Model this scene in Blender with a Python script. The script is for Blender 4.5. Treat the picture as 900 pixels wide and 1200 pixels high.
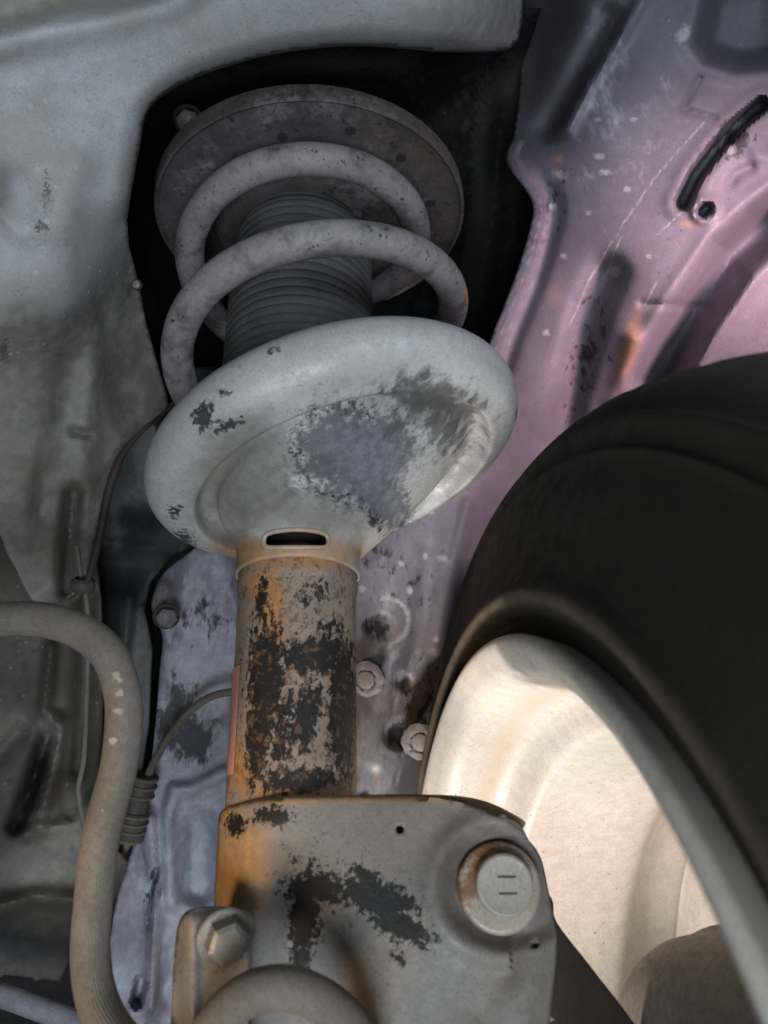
import bpy, bmesh, math, random
import numpy as np
from mathutils import Vector, Matrix, geometry

random.seed(7); np.random.seed(7)
scene = bpy.context.scene
col = scene.collection
for o in list(bpy.data.objects):
    bpy.data.objects.remove(o)

# ------------------------------------------------------------------ camera
F = 850.0                       # focal length in pixels of a 900 x 1200 frame
PITCH = math.radians(25)
CAMZ = 600.0                    # camera height, mm
cam = bpy.data.cameras.new('camera')
cam.sensor_fit = 'VERTICAL'; cam.sensor_height = 24.0
cam.lens = 24.0 * F / 1200.0
cam.clip_start = 0.005; cam.clip_end = 50
cam.dof.use_dof = True; cam.dof.focus_distance = 0.33; cam.dof.aperture_fstop = 7.0
camo = bpy.data.objects.new('camera', cam); col.objects.link(camo)
camo.location = (0, 0, CAMZ * .001); camo.rotation_euler = (math.pi / 2 + PITCH, 0, 0)
scene.camera = camo

# ------------------------------------------------------------------ light
world = bpy.data.worlds.new('World'); scene.world = world; world.use_nodes = True
wb = world.node_tree.nodes['Background']
wb.inputs[0].default_value = (.75, .85, 1, 1); wb.inputs[1].default_value = .022
def lamp(name, loc, target, size, power, color, shape='DISK'):
    l = bpy.data.lights.new(name, 'AREA'); l.shape = shape; l.size = size
    l.energy = power; l.color = color
    o = bpy.data.objects.new(name, l); col.objects.link(o)
    o.location = Vector(loc) * .001
    d = Vector(target) * .001 - o.location
    o.rotation_euler = d.to_track_quat('-Z', 'Y').to_euler()
    return o
lamp('added_daylight_fill', (0, -170, 330), (-60, 330, 720), .22, 1.75, (.85, .93, 1))  # unseen lamp added in place of daylight bounced off the floor
lamp('added_side_fill', (230, -90, 770), (40, 330, 800), .09, .42, (.78, .88, 1))  # unseen lamp added for bluish light on the seat's right rim
def spot(name, loc, target, power, color, angle, size):
    l = bpy.data.lights.new(name, 'SPOT'); l.energy = power; l.color = color; l.spot_size = math.radians(angle); l.spot_blend = .6; l.shadow_soft_size = size
    o = bpy.data.objects.new(name, l); col.objects.link(o); o.location = Vector(loc) * .001
    o.rotation_euler = (Vector(target) - Vector(loc)).to_track_quat('-Z', 'Y').to_euler()
spot('added_wheel_fill', (-40, 420, 330), (110, 375, 610), 4.6, (1, .91, .83), 70, .03)  # spot added out of view to brighten the wheel barrel
spot('added_warm_fill', (-300, 40, 430), (-56, 290, 606), 2.4, (1, .62, .28), 25, .04)  # unseen spot put in for the orange light on tube and bracket
spot('added_pink_fill', (330, 40, 800), (222, 295, 862), 8.5, (1, .63, .68), 44, .05)  # unseen spot put in for the pink light on the fender's right
spot('added_pink_fill_low', (-30, 330, 380), (125, 395, 610), .55, (1, .45, .55), 24, .03)  # small unseen spot added to tint the barrel pink
scene.cycles.max_bounces = 4; scene.cycles.diffuse_bounces = 2; scene.cycles.glossy_bounces = 2
scene.cycles.use_denoising = True
scene.view_settings.view_transform = 'Standard'
scene.view_settings.look = 'None'
scene.view_settings.exposure = 0.55
scene.view_settings.gamma = 1.0

# ------------------------------------------------------------------ frames
SP, CP = math.sin(PITCH), math.cos(PITCH)
def at(px, py, d):
    """the point seen at a pixel of the photograph at a given distance (mm, world)"""
    x = (px - 450) / F * d; u = (600 - py) / F * d
    return np.array([x, d * CP - u * SP, d * SP + u * CP + CAMZ])
def at_n(px, py, d):
    x = (px - 450) / F * d; u = (600 - py) / F * d
    return np.stack([x, d * CP - u * SP, d * SP + u * CP + CAMZ], -1)
def cam_dir(v):                  # camera axes (right, up, forward) to world
    return np.array([v[0], v[2] * CP - v[1] * SP, v[2] * SP + v[1] * CP])
def pix(P):
    P = np.asarray(P, float)
    x = P[..., 0]; y = P[..., 1]; z = P[..., 2] - CAMZ
    d = y * CP + z * SP; u = z * CP - y * SP
    d = np.maximum(d, 1.0)
    return 450 + x / d * F, 600 - u / d * F, d
def nrm(v):
    v = np.asarray(v, float); return v / np.linalg.norm(v)
def sstep(a, b, x):
    t = np.clip((x - a) / (b - a), 0, 1); return t * t * (3 - 2 * t)
def basis(axis):
    a = nrm(axis)
    h = np.array([0, 0, 1.]) if abs(a[2]) < .9 else np.array([0, 1., 0])
    e1 = nrm(np.cross(h, a)); e2 = np.cross(a, e1)
    return e1, e2, a

# ------------------------------------------------------------------ objects
ORIGIN = {}
def thing(name, label, cat, loc, group=None):
    o = bpy.data.objects.new(name, None); col.objects.link(o)
    o.empty_display_size = .02
    o.location = Vector(loc) * .001
    o['label'] = label; o['category'] = cat
    if group: o['group'] = group
    ORIGIN[o.name] = np.asarray(loc, float)
    return o
def obj(name, verts, faces, mat, parent=None, attrs=None, smooth=True, sharp=40, loc=None, label=None):
    V = np.asarray(verts, float)
    if parent is not None:
        org = ORIGIN[parent.name]
    else:
        org = np.asarray(loc, float) if loc is not None else np.array([V[:, 0].mean(), V[:, 1].mean(), V[:, 2].min()])
    me = bpy.data.meshes.new(name)
    me.from_pydata(((V - org) * .001).tolist(), [], [tuple(int(i) for i in f) for f in faces])
    me.update()
    if smooth:
        me.polygons.foreach_set('use_smooth', [True] * len(me.polygons))
        if sharp: me.set_sharp_from_angle(angle=math.radians(sharp))
    me.materials.append(mat)
    if attrs:
        for k, v in attrs.items():
            a = me.attributes.new(k, 'FLOAT', 'POINT')
            a.data.foreach_set('value', np.asarray(v, np.float32))
    o = bpy.data.objects.new(name, me); col.objects.link(o)
    if parent is not None:
        o.parent = parent; ORIGIN[o.name] = org
    else:
        o.location = Vector(org) * .001; ORIGIN[o.name] = org
    if label: o['label'] = label
    return o
def thick(o, t, offset=-1, bevel=None):
    m = o.modifiers.new('thickness', 'SOLIDIFY'); m.thickness = t * .001; m.offset = offset
    if bevel:
        b = o.modifiers.new('edge', 'BEVEL'); b.width = bevel * .001; b.segments = 2
        b.limit_method = 'ANGLE'; b.angle_limit = math.radians(50)
    return o

# ------------------------------------------------------------------ shapes
def merge(*parts):
    V = []; Fc = []; n = 0
    for v, f in parts:
        V.append(np.asarray(v)); Fc += [tuple(i + n for i in q) for q in f]; n += len(v)
    return np.concatenate(V), Fc
def loft(rings, closed=True, cap0=False, cap1=False):
    rings = [np.asarray(r) for r in rings]; n = len(rings[0])
    V = np.concatenate(rings); Fc = []
    m = n if closed else n - 1
    for i in range(len(rings) - 1):
        for j in range(m):
            a = i * n + j; b = i * n + (j + 1) % n
            Fc.append((a, b, b + n, a + n))
    if cap0: Fc.append(tuple(range(n))[::-1])
    if cap1: Fc.append(tuple(range((len(rings) - 1) * n, len(rings) * n)))
    return V, Fc
def circle(c, axis, r, n=96, e=None):
    e1, e2, a = basis(axis) if e is None else e
    t = np.arange(n) * 2 * np.pi / n
    return np.asarray(c) + r * (np.cos(t)[:, None] * e1 + np.sin(t)[:, None] * e2)
def revolve(profile, c, axis, n=96, cap0=False, cap1=False, e=None):
    a = nrm(axis)
    return loft([circle(np.asarray(c) + a * h, axis, max(r, .01), n, e) for r, h in profile], True, cap0, cap1)
def spline(P, k=12):
    """Catmull-Rom through the points"""
    P = np.asarray(P, float)
    Q = np.concatenate([[2 * P[0] - P[1]], P, [2 * P[-1] - P[-2]]])
    out = []
    for i in range(1, len(Q) - 2):
        for t in np.linspace(0, 1, k, endpoint=False):
            out.append(.5 * ((2 * Q[i]) + (-Q[i - 1] + Q[i + 1]) * t + (2 * Q[i - 1] - 5 * Q[i] + 4 * Q[i + 1] - Q[i + 2]) * t ** 2 + (-Q[i - 1] + 3 * Q[i] - 3 * Q[i + 1] + Q[i + 2]) * t ** 3))
    out.append(P[-1]); return np.array(out)
def sweep(path, r, n=24, ribs=0, depth=0, cap=True):
    path = np.asarray(path); r = np.broadcast_to(r, len(path))
    T = np.gradient(path, axis=0); T /= np.linalg.norm(T, axis=1)[:, None]
    e1, _, _ = basis(T[0]); rings = []
    t = np.arange(n) * 2 * np.pi / n
    mod = 1 + (depth * np.cos(t * ribs) if ribs else 0 * t)
    for i in range(len(path)):
        e1 = nrm(e1 - T[i] * (e1 @ T[i])); e2 = np.cross(T[i], e1)
        rings.append(path[i] + (r[i] * mod)[:, None] * (np.cos(t)[:, None] * e1 + np.sin(t)[:, None] * e2))
    return loft(rings, True, cap, cap)
def prism(c, axis, r, h, n=6, ch=.12, rot=0):
    """a bolt head: n-sided, chamfered at the top"""
    e1, e2, a = basis(axis)
    t = np.arange(n) * 2 * np.pi / n + rot
    ring = lambda rr, hh: np.asarray(c) + a * hh + rr * (np.cos(t)[:, None] * e1 + np.sin(t)[:, None] * e2)
    return loft([ring(r, 0), ring(r, h * (1 - ch)), ring(r * (1 - ch * 1.3), h)], True, True, True)

# distance of points to a polyline (px)
def dline(X, Y, line):
    best = np.full(X.shape, 1e9)
    for (x0, y0), (x1, y1) in zip(line[:-1], line[1:]):
        dx, dy = x1 - x0, y1 - y0; L = dx * dx + dy * dy + 1e-9
        t = np.clip(((X - x0) * dx + (Y - y0) * dy) / L, 0, 1)
        best = np.minimum(best, np.hypot(X - x0 - t * dx, Y - y0 - t * dy))
    return best
def inside(X, Y, poly):
    r = np.zeros(X.shape, bool); n = len(poly)
    for i in range(n):
        x0, y0 = poly[i]; x1, y1 = poly[(i + 1) % n]
        if y0 == y1: continue
        c = (y0 > Y) != (y1 > Y)
        r ^= c & (X < (x1 - x0) * (Y - y0) / (y1 - y0) + x0)
    return r
def smooth2(poly, k=6):
    return [tuple(p) for p in spline(np.array(poly, float), k)]
def blob(X, Y, L):
    """L: (cx, cy, rx, ry, degrees[, strength]): soft patches, 0.5 at the outline"""
    m = np.zeros(np.shape(X))
    for b in L:
        cx, cy, rx, ry, a = b[:5]; s = b[5] if len(b) > 5 else 1
        a = math.radians(a); u = (X - cx) * math.cos(a) + (Y - cy) * math.sin(a); v = -(X - cx) * math.sin(a) + (Y - cy) * math.cos(a)
        q = np.sqrt((u / rx) ** 2 + (v / ry) ** 2)
        m = np.maximum(m, s * np.clip(1.0 - .5 * q, 0, 1))
    return m
class RBF:
    """thin-plate depth through control points (px, py, mm)"""
    def __init__(self, pts, reg=40.):
        P = np.array(pts, float); self.c = P[:, :2] / 100.
        n = len(P); A = np.zeros((n + 3, n + 3)); A[:n, :n] = self.k(self.c, self.c) + np.eye(n) * reg * 1e-3
        A[:n, n] = 1; A[:n, n + 1:] = self.c; A[n, :n] = 1; A[n + 1:, :n] = self.c.T
        self.w = np.linalg.solve(A, np.concatenate([P[:, 2], [0, 0, 0]]))
    def k(self, a, b):
        r2 = ((a[:, None] - b[None]) ** 2).sum(-1) + 1e-12
        return .5 * r2 * np.log(r2)
    def __call__(self, X, Y):
        q = np.stack([X, Y], -1) / 100.
        return self.k(q, self.c) @ self.w[:-3] + self.w[-3] + q @ self.w[-2:]
def groove(X, Y, line, w, d, flat=0.):
    """positive d sinks (away from the viewer)"""
    q = dline(X, Y, line)
    if flat <= 0: return d * np.exp(-(q / (w * .62)) ** 2)
    return d * (1 - sstep(w * flat * .6, w * 1.1, q))
def sheet(poly, step, depth, holes=()):
    poly = [tuple(p) for p in poly]
    xs = [p[0] for p in poly]; ys = [p[1] for p in poly]
    gx, gy = np.meshgrid(np.arange(min(xs), max(xs), step), np.arange(min(ys), max(ys), step))
    gx = gx + (np.arange(gx.shape[0]) % 2)[:, None] * step * .5
    gx = gx.ravel(); gy = gy.ravel()
    bl = []
    def dens(pl):
        out = []
        for (x0, y0), (x1, y1) in zip(pl, pl[1:] + pl[:1]):
            k = max(1, int(math.hypot(x1 - x0, y1 - y0) / step))
            out += [(x0 + (x1 - x0) * t / k, y0 + (y1 - y0) * t / k) for t in range(k)]
        return out
    loops = [dens(poly)] + [dens(list(h)) for h in holes]
    ok = inside(gx, gy, poly) & (dline(gx, gy, poly + poly[:1]) > step * .6)
    for h in holes:
        ok &= ~inside(gx, gy, h) & (dline(gx, gy, list(h) + [h[0]]) > step * .6)
    pts = []; edges = []
    for lp in loops:
        b = len(pts); pts += lp; edges += [(b + i, b + (i + 1) % len(lp)) for i in range(len(lp))]
    pts += list(zip(gx[ok].tolist(), gy[ok].tolist()))
    r = geometry.delaunay_2d_cdt([Vector(p) for p in pts], edges, [], 0, 1e-4)
    V2 = np.array([tuple(v) for v in r[0]]); T = np.array(r[2])
    cen = V2[T].mean(1)
    keep = inside(cen[:, 0], cen[:, 1], poly)
    for h in holes: keep &= ~inside(cen[:, 0], cen[:, 1], list(h))
    T = T[keep]
    X, Y = V2[:, 0], V2[:, 1]
    P = at_n(X, Y, depth(X, Y))
    # wind towards the camera
    t0 = T[len(T) // 2]
    n = np.cross(P[t0[1]] - P[t0[0]], P[t0[2]] - P[t0[0]])
    if n @ (np.array([0, 0, CAMZ]) - P[t0[0]]) < 0: T = T[:, ::-1]
    return P, T.tolist(), X, Y

# ------------------------------------------------------------------ materials
class NT:
    def __init__(s, name):
        s.m = bpy.data.materials.new(name); s.m.use_nodes = True; s.t = s.m.node_tree
        s.b = s.t.nodes['Principled BSDF']; s.o = s.t.nodes['Material Output']
        s.tc = s.t.nodes.new('ShaderNodeTexCoord').outputs['Object']
    def set(s, sock, v):
        if isinstance(v, bpy.types.NodeSocket): s.t.links.new(v, sock)
        elif isinstance(v, (tuple, list)) and len(v) == 3 and sock.type == 'RGBA': sock.default_value = (*v, 1)
        else: sock.default_value = v
    def noise(s, scale, detail=4, rough=.55, dist=0., stretch=None, seed=0.):
        n = s.t.nodes.new('ShaderNodeTexNoise'); n.inputs['Scale'].default_value = scale
        n.inputs['Detail'].default_value = detail; n.inputs['Roughness'].default_value = rough; n.inputs['Distortion'].default_value = dist
        mp = s.t.nodes.new('ShaderNodeMapping'); s.t.links.new(s.tc, mp.inputs[0])
        mp.inputs['Location'].default_value = (seed * 1.37, seed * 2.11, seed * .77)
        if stretch: mp.inputs['Scale'].default_value = stretch
        s.t.links.new(mp.outputs[0], n.inputs['Vector'])
        return n.outputs[0]
    def voro(s, scale, seed=0.):
        n = s.t.nodes.new('ShaderNodeTexVoronoi'); n.inputs['Scale'].default_value = scale
        mp = s.t.nodes.new('ShaderNodeMapping'); s.t.links.new(s.tc, mp.inputs[0]); mp.inputs['Location'].default_value = (seed, seed * 1.7, seed * .3)
        s.t.links.new(mp.outputs[0], n.inputs['Vector']); return n.outputs['Distance']
    def math(s, op, a, b=0.):
        n = s.t.nodes.new('ShaderNodeMath'); n.operation = op; s.set(n.inputs[0], a); s.set(n.inputs[1], b); return n.outputs[0]
    def ramp(s, v, a, b, lo=0., hi=1.):
        n = s.t.nodes.new('ShaderNodeMapRange'); n.interpolation_type = 'SMOOTHSTEP'
        s.set(n.inputs[0], v); n.inputs[1].default_value = a; n.inputs[2].default_value = b; n.inputs[3].default_value = lo; n.inputs[4].default_value = hi
        return n.outputs[0]
    def mix(s, f, a, b):
        n = s.t.nodes.new('ShaderNodeMix'); n.data_type = 'RGBA'
        s.set(n.inputs[0], f); s.set(n.inputs[6], a); s.set(n.inputs[7], b); return n.outputs[2]
    def attr(s, name):
        n = s.t.nodes.new('ShaderNodeAttribute'); n.attribute_name = name; return n.outputs['Fac']
def material(name, base, base2=None, var=25, rough=.65, metal=0., bump=.25, bscale=500, layers=(), specks=None, coat=0., spec=.28, bdist=.0006, stretch=None, relief=0.):
    """layers: (attribute or None, colour, noise scale, amplitude, threshold, softness, opacity)"""
    s = NT(name)
    c = base
    big = s.noise(var, 3, stretch=stretch)
    if base2: c = s.mix(s.ramp(big, .33, .67), base, base2)
    fine = s.noise(var * 11, 3, .7, seed=3)                       # fine mottling on everything
    c = s.mix(s.ramp(fine, .3, .75, 0, .4), c, tuple(x * .6 for x in base))
    hgt = s.noise(bscale, 3, .65)
    grain = s.noise(1300, 2, .6, seed=7)
    c = s.mix(s.ramp(grain, .55, .74, 0, .55), c, tuple(x * .38 for x in base))
    c = s.mix(s.ramp(grain, .44, .30, 0, .35), c, tuple(min(1, x * 1.5) for x in base))
    rg = s.ramp(fine, .25, .75, max(rough - .14, .05), min(rough + .14, 1))
    for i, L in enumerate(layers):
        an, lc, sc, amp, thr, soft, op = L[:7]
        st = L[7] if len(L) > 7 else None
        n = s.noise(sc, 5 if soft < .1 else 3, .68, .2, seed=11 + i * 3, stretch=st)
        v = s.math('MULTIPLY', s.math('SUBTRACT', n, .5), amp)
        v = s.math('ADD', v, s.attr(an) if an else .5)
        msk = s.ramp(v, thr - soft, thr + soft, 0, op)
        lc2 = tuple(min(1, x * 1.5 + .001) for x in lc)
        c = s.mix(msk, c, s.mix(s.ramp(fine, .35, .7), lc, lc2))
        if an == 'chip' and relief: hgt = s.math('SUBTRACT', hgt, s.math('MULTIPLY', msk, relief))
    for k, (sc, r, lc, op) in enumerate(specks or ()):
        vd = s.voro(sc, seed=k * 3.3 + 1)
        msk = s.math('MULTIPLY', s.ramp(vd, r * .6, r, op, 0), s.ramp(big, .45, .6))
        c = s.mix(msk, c, lc)
    s.set(s.b.inputs['Base Color'], c); s.set(s.b.inputs['Roughness'], rg)
    s.b.inputs['Metallic'].default_value = metal
    s.b.inputs['Specular IOR Level'].default_value = spec
    bp = s.t.nodes.new('ShaderNodeBump'); bp.inputs['Strength'].default_value = bump; bp.inputs['Distance'].default_value = bdist
    s.t.links.new(hgt, bp.inputs['Height']); s.t.links.new(bp.outputs[0], s.b.inputs['Normal'])
    return s.m

BLACK = (.012, .012, .013)
M = {}
M['tower'] = material('tower_paint', (.345, .36, .375), (.405, .42, .43), 12, .62, bump=.25, layers=[
    ('dust', (.125, .112, .097), 22, .45, .5, .28, .9),
    (None, (.20, .20, .185), 38, 1.7, .62, .25, .55), (None, (.10, .10, .10), 300, 1.7, .78, .08, .6),
    ('olive', (.17, .17, .14), 30, .3, .5, .15, .9),
    ('chip', (.05, .052, .06), 800, 1.3, .66, .08, .8)],
    specks=[(130, .16, (.5, .48, .44), .5)])
M['fender'] = material('fender_paint', (.175, .163, .20), (.23, .213, .255), 14, .55, bump=.22, layers=[
    (None, (.12, .105, .13), 45, 1.7, .56, .3, .55, (1, 1, .5)), ('dust', (.34, .36, .425), 90, 1.3, .5, .2, .85, (1, 1, .35)),
    ('dark', (.018, .019, .024), 160, 1.5, .5, .12, .9, (1, 1, .45)),
    ('pale', (.38, .36, .385), 420, .8, .55, .2, .75),
    ('rust', (.42, .23, .12), 120, .7, .5, .3, .7)],
    specks=[(80, .07, (.42, .40, .43), .45), (160, .14, (.06, .06, .07), .5), (240, .14, (.42, .42, .44), .35)])
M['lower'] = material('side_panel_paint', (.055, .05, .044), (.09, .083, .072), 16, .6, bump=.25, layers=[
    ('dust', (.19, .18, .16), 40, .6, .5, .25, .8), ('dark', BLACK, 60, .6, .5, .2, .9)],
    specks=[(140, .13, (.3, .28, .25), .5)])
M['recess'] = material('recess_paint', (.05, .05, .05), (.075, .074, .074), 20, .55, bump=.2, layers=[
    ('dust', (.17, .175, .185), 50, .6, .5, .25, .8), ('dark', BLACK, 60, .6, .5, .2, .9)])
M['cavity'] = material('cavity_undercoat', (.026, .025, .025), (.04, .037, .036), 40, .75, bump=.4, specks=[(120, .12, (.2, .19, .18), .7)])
M['seat'] = material('spring_seat_paint', (.385, .385, .375), (.45, .45, .44), 22, .46, bump=.25, spec=.45, relief=.9, layers=[
    ('grime_shade', (.13, .122, .105), 60, .8, .5, .25, .8),
    ('blue', (.058, .06, .068), 300, 1.1, .5, .16, .92),
    ('blue_pale', (.135, .14, .165), 420, .8, .55, .35, .85),
    ('smear', (.06, .06, .06), 150, 1.2, .5, .2, .9, (1, 1, .5)),
    ('chip', (.022, .023, .022), 400, 1.4, .55, .06, .95),
    ('rust', (.30, .15, .05), 80, .6, .5, .2, .7)],
    specks=[(110, .10, (.10, .09, .08), .7), (260, .14, (.12, .11, .10), .4)])
M['tube'] = material('tube_paint', (.225, .175, .14), (.29, .235, .19), 40, .6, bump=.35, relief=1.1, layers=[
    ('rust', (.30, .145, .045), 110, .9, .5, .22, .8),
    ('chip', (.006, .006, .0065), 430, 1.35, .43, .10, .97, (1, 1, .7)),
    (None, (.10, .058, .03), 260, 1.8, .66, .12, .75), (None, (.015, .014, .013), 420, 1.6, .78, .05, .9)],
    specks=[(240, .13, (.03, .025, .02), .8)])
M['bracket'] = material('bracket_paint', (.195, .183, .168), (.245, .231, .212), 24, .5, bump=.28, relief=1.1, layers=[
    ('rust', (.36, .20, .07), 60, .5, .5, .3, .75),
    ('grime_shade', (.10, .082, .065), 60, .7, .5, .2, .8),
    ('chip', (.006, .0065, .006), 520, 1.4, .45, .11, .97),
    (None, (.11, .10, .09), 500, 1.4, .86, .07, .6)],
    specks=[(230, .10, (.07, .06, .05), .6)])
M['spring'] = material('spring_paint', (.235, .21, .215), (.29, .265, .265), 45, .6, bump=.3, layers=[
    (None, (.085, .078, .08), 60, 1.5, .6, .16, .85), (None, (.02, .019, .019), 260, 1.7, .74, .06, .9), ('paint', (.55, .16, .07), 300, .8, .5, .1, .8)],
    specks=[(170, .13, (.03, .028, .028), .8)])
M['upper'] = material('upper_seat_paint', (.08, .074, .073), (.115, .106, .104), 35, .65, bump=.35, layers=[
    ('dust', (.18, .165, .165), 200, 1.4, .5, .2, .75), ('rust', (.085, .064, .054), 60, .7, .5, .2, .8),
    (None, (.05, .046, .044), 55, 1.6, .55, .2, .8), (None, (.025, .023, .022), 240, 1.6, .7, .08, .9)])
M['boot'] = material('boot_rubber', (.078, .074, .072), (.105, .10, .096), 60, .75, bump=.3, layers=[
    (None, (.15, .14, .13), 90, 1.1, .72, .2, .5)])
M['tyre'] = material('tyre_rubber', (.025, .0225, .017), (.036, .0325, .024), 12, .85, bump=.3, spec=.3, layers=[
    ('dust', (.11, .085, .06), 80, .4, .5, .25, .85), (None, (.03, .029, .022), 20, 1.3, .72, .25, .5)])
M['rim'] = material('rim_paint', (.60, .56, .50), (.66, .62, .56), 14, .42, bump=.12, layers=[
    ('dust', (.48, .36, .26), 40, .5, .5, .25, .6)], specks=[(150, .11, (.16, .12, .10), .7), (300, .12, (.25, .19, .16), .5)])
M['hose'] = material('hose_rubber', (.125, .112, .096), (.17, .152, .13), 30, .75, bump=.3, layers=[
    ('fleck', (.36, .34, .29), 400, 1.3, .62, .12, .55), (None, (.07, .065, .055), 60, 1.1, .68, .15, .6)])
M['steel'] = material('zinc_bolt', (.20, .195, .175), (.27, .26, .235), 60, .5, .3, bump=.2, layers=[(None, (.20, .13, .06), 150, 1.2, .66, .12, .7)])
M['washer'] = material('washer_rust', (.34, .29, .24), (.44, .39, .33), 60, .5, .2, bump=.25, layers=[('rust', (.16, .075, .025), 180, 1.1, .5, .12, .9)])
M['cap'] = material('bolt_head_paint', (.36, .345, .315), (.42, .405, .37), 60, .5, bump=.15, layers=[(None, (.25, .2, .15), 200, 1.2, .74, .1, .6)])
M['dark'] = material('dark_steel', (.035, .028, .025), (.055, .043, .036), 40, .65, bump=.3)
M['bodybolt'] = material('painted_bolt', (.17, .165, .175), (.23, .22, .235), 60, .55, .1, bump=.25)
M['mark'] = material('stamped_mark', (.08, .075, .07), None, 60, .6)
M['seal'] = material('bolt_sealant', (.17, .165, .19), (.25, .245, .275), 120, .6, bump=.3)
M['label'] = material('faded_label', (.55, .24, .17), (.60, .33, .25), 60, .55, bump=.1)
M['plastic'] = material('black_plastic', (.06, .056, .05), (.10, .094, .084), 60, .55, bump=.2)
M['drum'] = material('drum_iron', (.16, .14, .115), (.20, .175, .14), 30, .6, bump=.25)

# ------------------------------------------------------------------ the strut's axis
A0 = at(343, 900, 287.)
AX = nrm((-.023, 0, 1))
def axp(h): return A0 + AX * h
def axis_depth(Y):
    """distance of the strut's axis where it crosses image row Y"""
    k = (600 - np.asarray(Y, float)) / F
    a0 = -300 / F * 287.
    h = (k * 287. - a0) / (CP - k * SP)
    return 287. + SP * h
def normal_from_ellipse(px, py, roll, elev):
    """axis of a disc whose ellipse is rolled and seen at a given elevation"""
    los = nrm(((px - 450) / F, (600 - py) / F, 1.))
    r = math.radians(roll); maj = np.array([math.cos(r), math.sin(r), 0])
    maj = nrm(maj - los * (maj @ los)); mn = np.cross(los, maj)
    if mn[1] < 0: mn = -mn
    e = math.radians(elev)
    return nrm(cam_dir(math.cos(e) * mn + math.sin(e) * los))

# ================================================================== the car's body
body = thing('wheel_house', 'grimy grey and lavender wheel house of a car around the strut', 'car body', at(250, 650, 480) * (1, 1, 0) + (0, 0, 500))

# -- tower panel: upper left pressing with the aperture's rolled edge
edge_ap = smooth2([(614, -60), (614, -10), (611, 32), (603, 52), (584, 60), (520, 61), (420, 54), (330, 62), (260, 80), (205, 103), (174, 130), (164, 172), (153, 232), (149, 258)], 8)
tower_poly = [(-190, -190), (614, -190)] + edge_ap + smooth2([(151, 288), (162, 330), (172, 380), (186, 430), (197, 476), (176, 498), (150, 520), (134, 545), (122, 585), (112, 630), (104, 668), (92, 690), (66, 706), (44, 708), (30, 690), (12, 655), (-30, 600), (-190, 590)], 5)
rt = RBF([(-190, -190, 240), (0, -100, 255), (0, 60, 262), (0, 200, 276), (0, 350, 300), (0, 480, 322), (0, 600, 345), (-190, 300, 270), (-190, 600, 310),
          (120, 60, 276), (120, 200, 296), (80, 330, 312), (150, 240, 312), (150, 300, 352), (170, 400, 392), (100, 420, 352), (60, 520, 342), (120, 560, 382), (190, 470, 412), (60, 700, 372), (100, 660, 388),
          (250, 0, 262), (250, 70, 282), (420, 0, 268), (420, 50, 286), (550, 10, 288), (590, 5, 318), (612, 0, 350), (605, 55, 350), (300, -190, 240), (620, -190, 340)])
lobe_edge = smooth2([(160, 180), (150, 240), (136, 288), (108, 330), (72, 362), (30, 374), (-195, 384)], 6)
lobe = lobe_edge + [(-195, -195), (700, -195), (700, 180)]
def tower_depth(X, Y):
    d = rt(X, Y)
    q = dline(X, Y, edge_ap)                   # rolled lip round the aperture
    d = d + 16 * (1 - np.sqrt(np.clip(1 - (1 - np.clip(q / 26, 0, 1)) ** 2, 0, 1)))
    d += groove(X, Y, [(-190, 75), (0, 51), (60, 36), (120, 26), (200, 5), (300, -60)], 34, 9)
    q = np.where(inside(X, Y, lobe), 0, dline(X, Y, lobe_edge)); d += 17 * sstep(-6, 64, q)      # step under the pale part
    d += groove(X, Y, [(0, 275), (30, 285), (20, 220)], 40, 5)
    d -= groove(X, Y, [(30, 275), (70, 262), (90, 200)], 40, 4)
    d += groove(X, Y, [(121, 356), (123, 378)], 14, 5)
    d += groove(X, Y, [(86, 505), (104, 509)], 9, 7)
    d += groove(X, Y, [(82, 430), (70, 500), (60, 580)], 30, 6)
    d -= groove(X, Y, [(110, 400), (105, 480), (92, 590), (70, 680)], 24, 5)
    d += groove(X, Y, [(86, 580), (82, 620), (80, 690)], 17, 26)
    d += groove(X, Y, [(50, 560), (48, 600)], 20, 6)
    return d
P, T, X, Y = sheet(tower_poly, 4, tower_depth)
dust = np.maximum(blob(X, Y, [(60, 560, 170, 190, 0), (150, 400, 70, 120, 0), (30, 390, 60, 40, 0), (-120, 500, 200, 150, 0), (560, 20, 90, 50, 0, .9), (0, 225, 26, 60, 0, .7)]), .95 * sstep(-60, 60, np.where(inside(X, Y, lobe), -1, 1) * dline(X, Y, lobe_edge)))  # dust, with shade painted in at the curved left edge
olive = blob(X, Y, [(20, -10, 150, 40, -14, 1), (120, -90, 330, 70, -10), (-150, 0, 160, 60, -10)])
chip = blob(X, Y, [(55, 225, 12, 45, 0, .75), (48, 265, 16, 12, 0, .85), (78, 280, 16, 22, 0, .6), (110, 220, 25, 40, 0, .45), (25, 345, 30, 22, 0, .6), (5, 410, 12, 30, 0, .8), (160, 60, 120, 60, 0, .35)])
o = obj('tower_panel', P, T, M['tower'], body, dict(dust=dust, olive=olive, chip=chip), label='pale grey pressed panel with rolled edge'); thick(o, 1.6)

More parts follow.
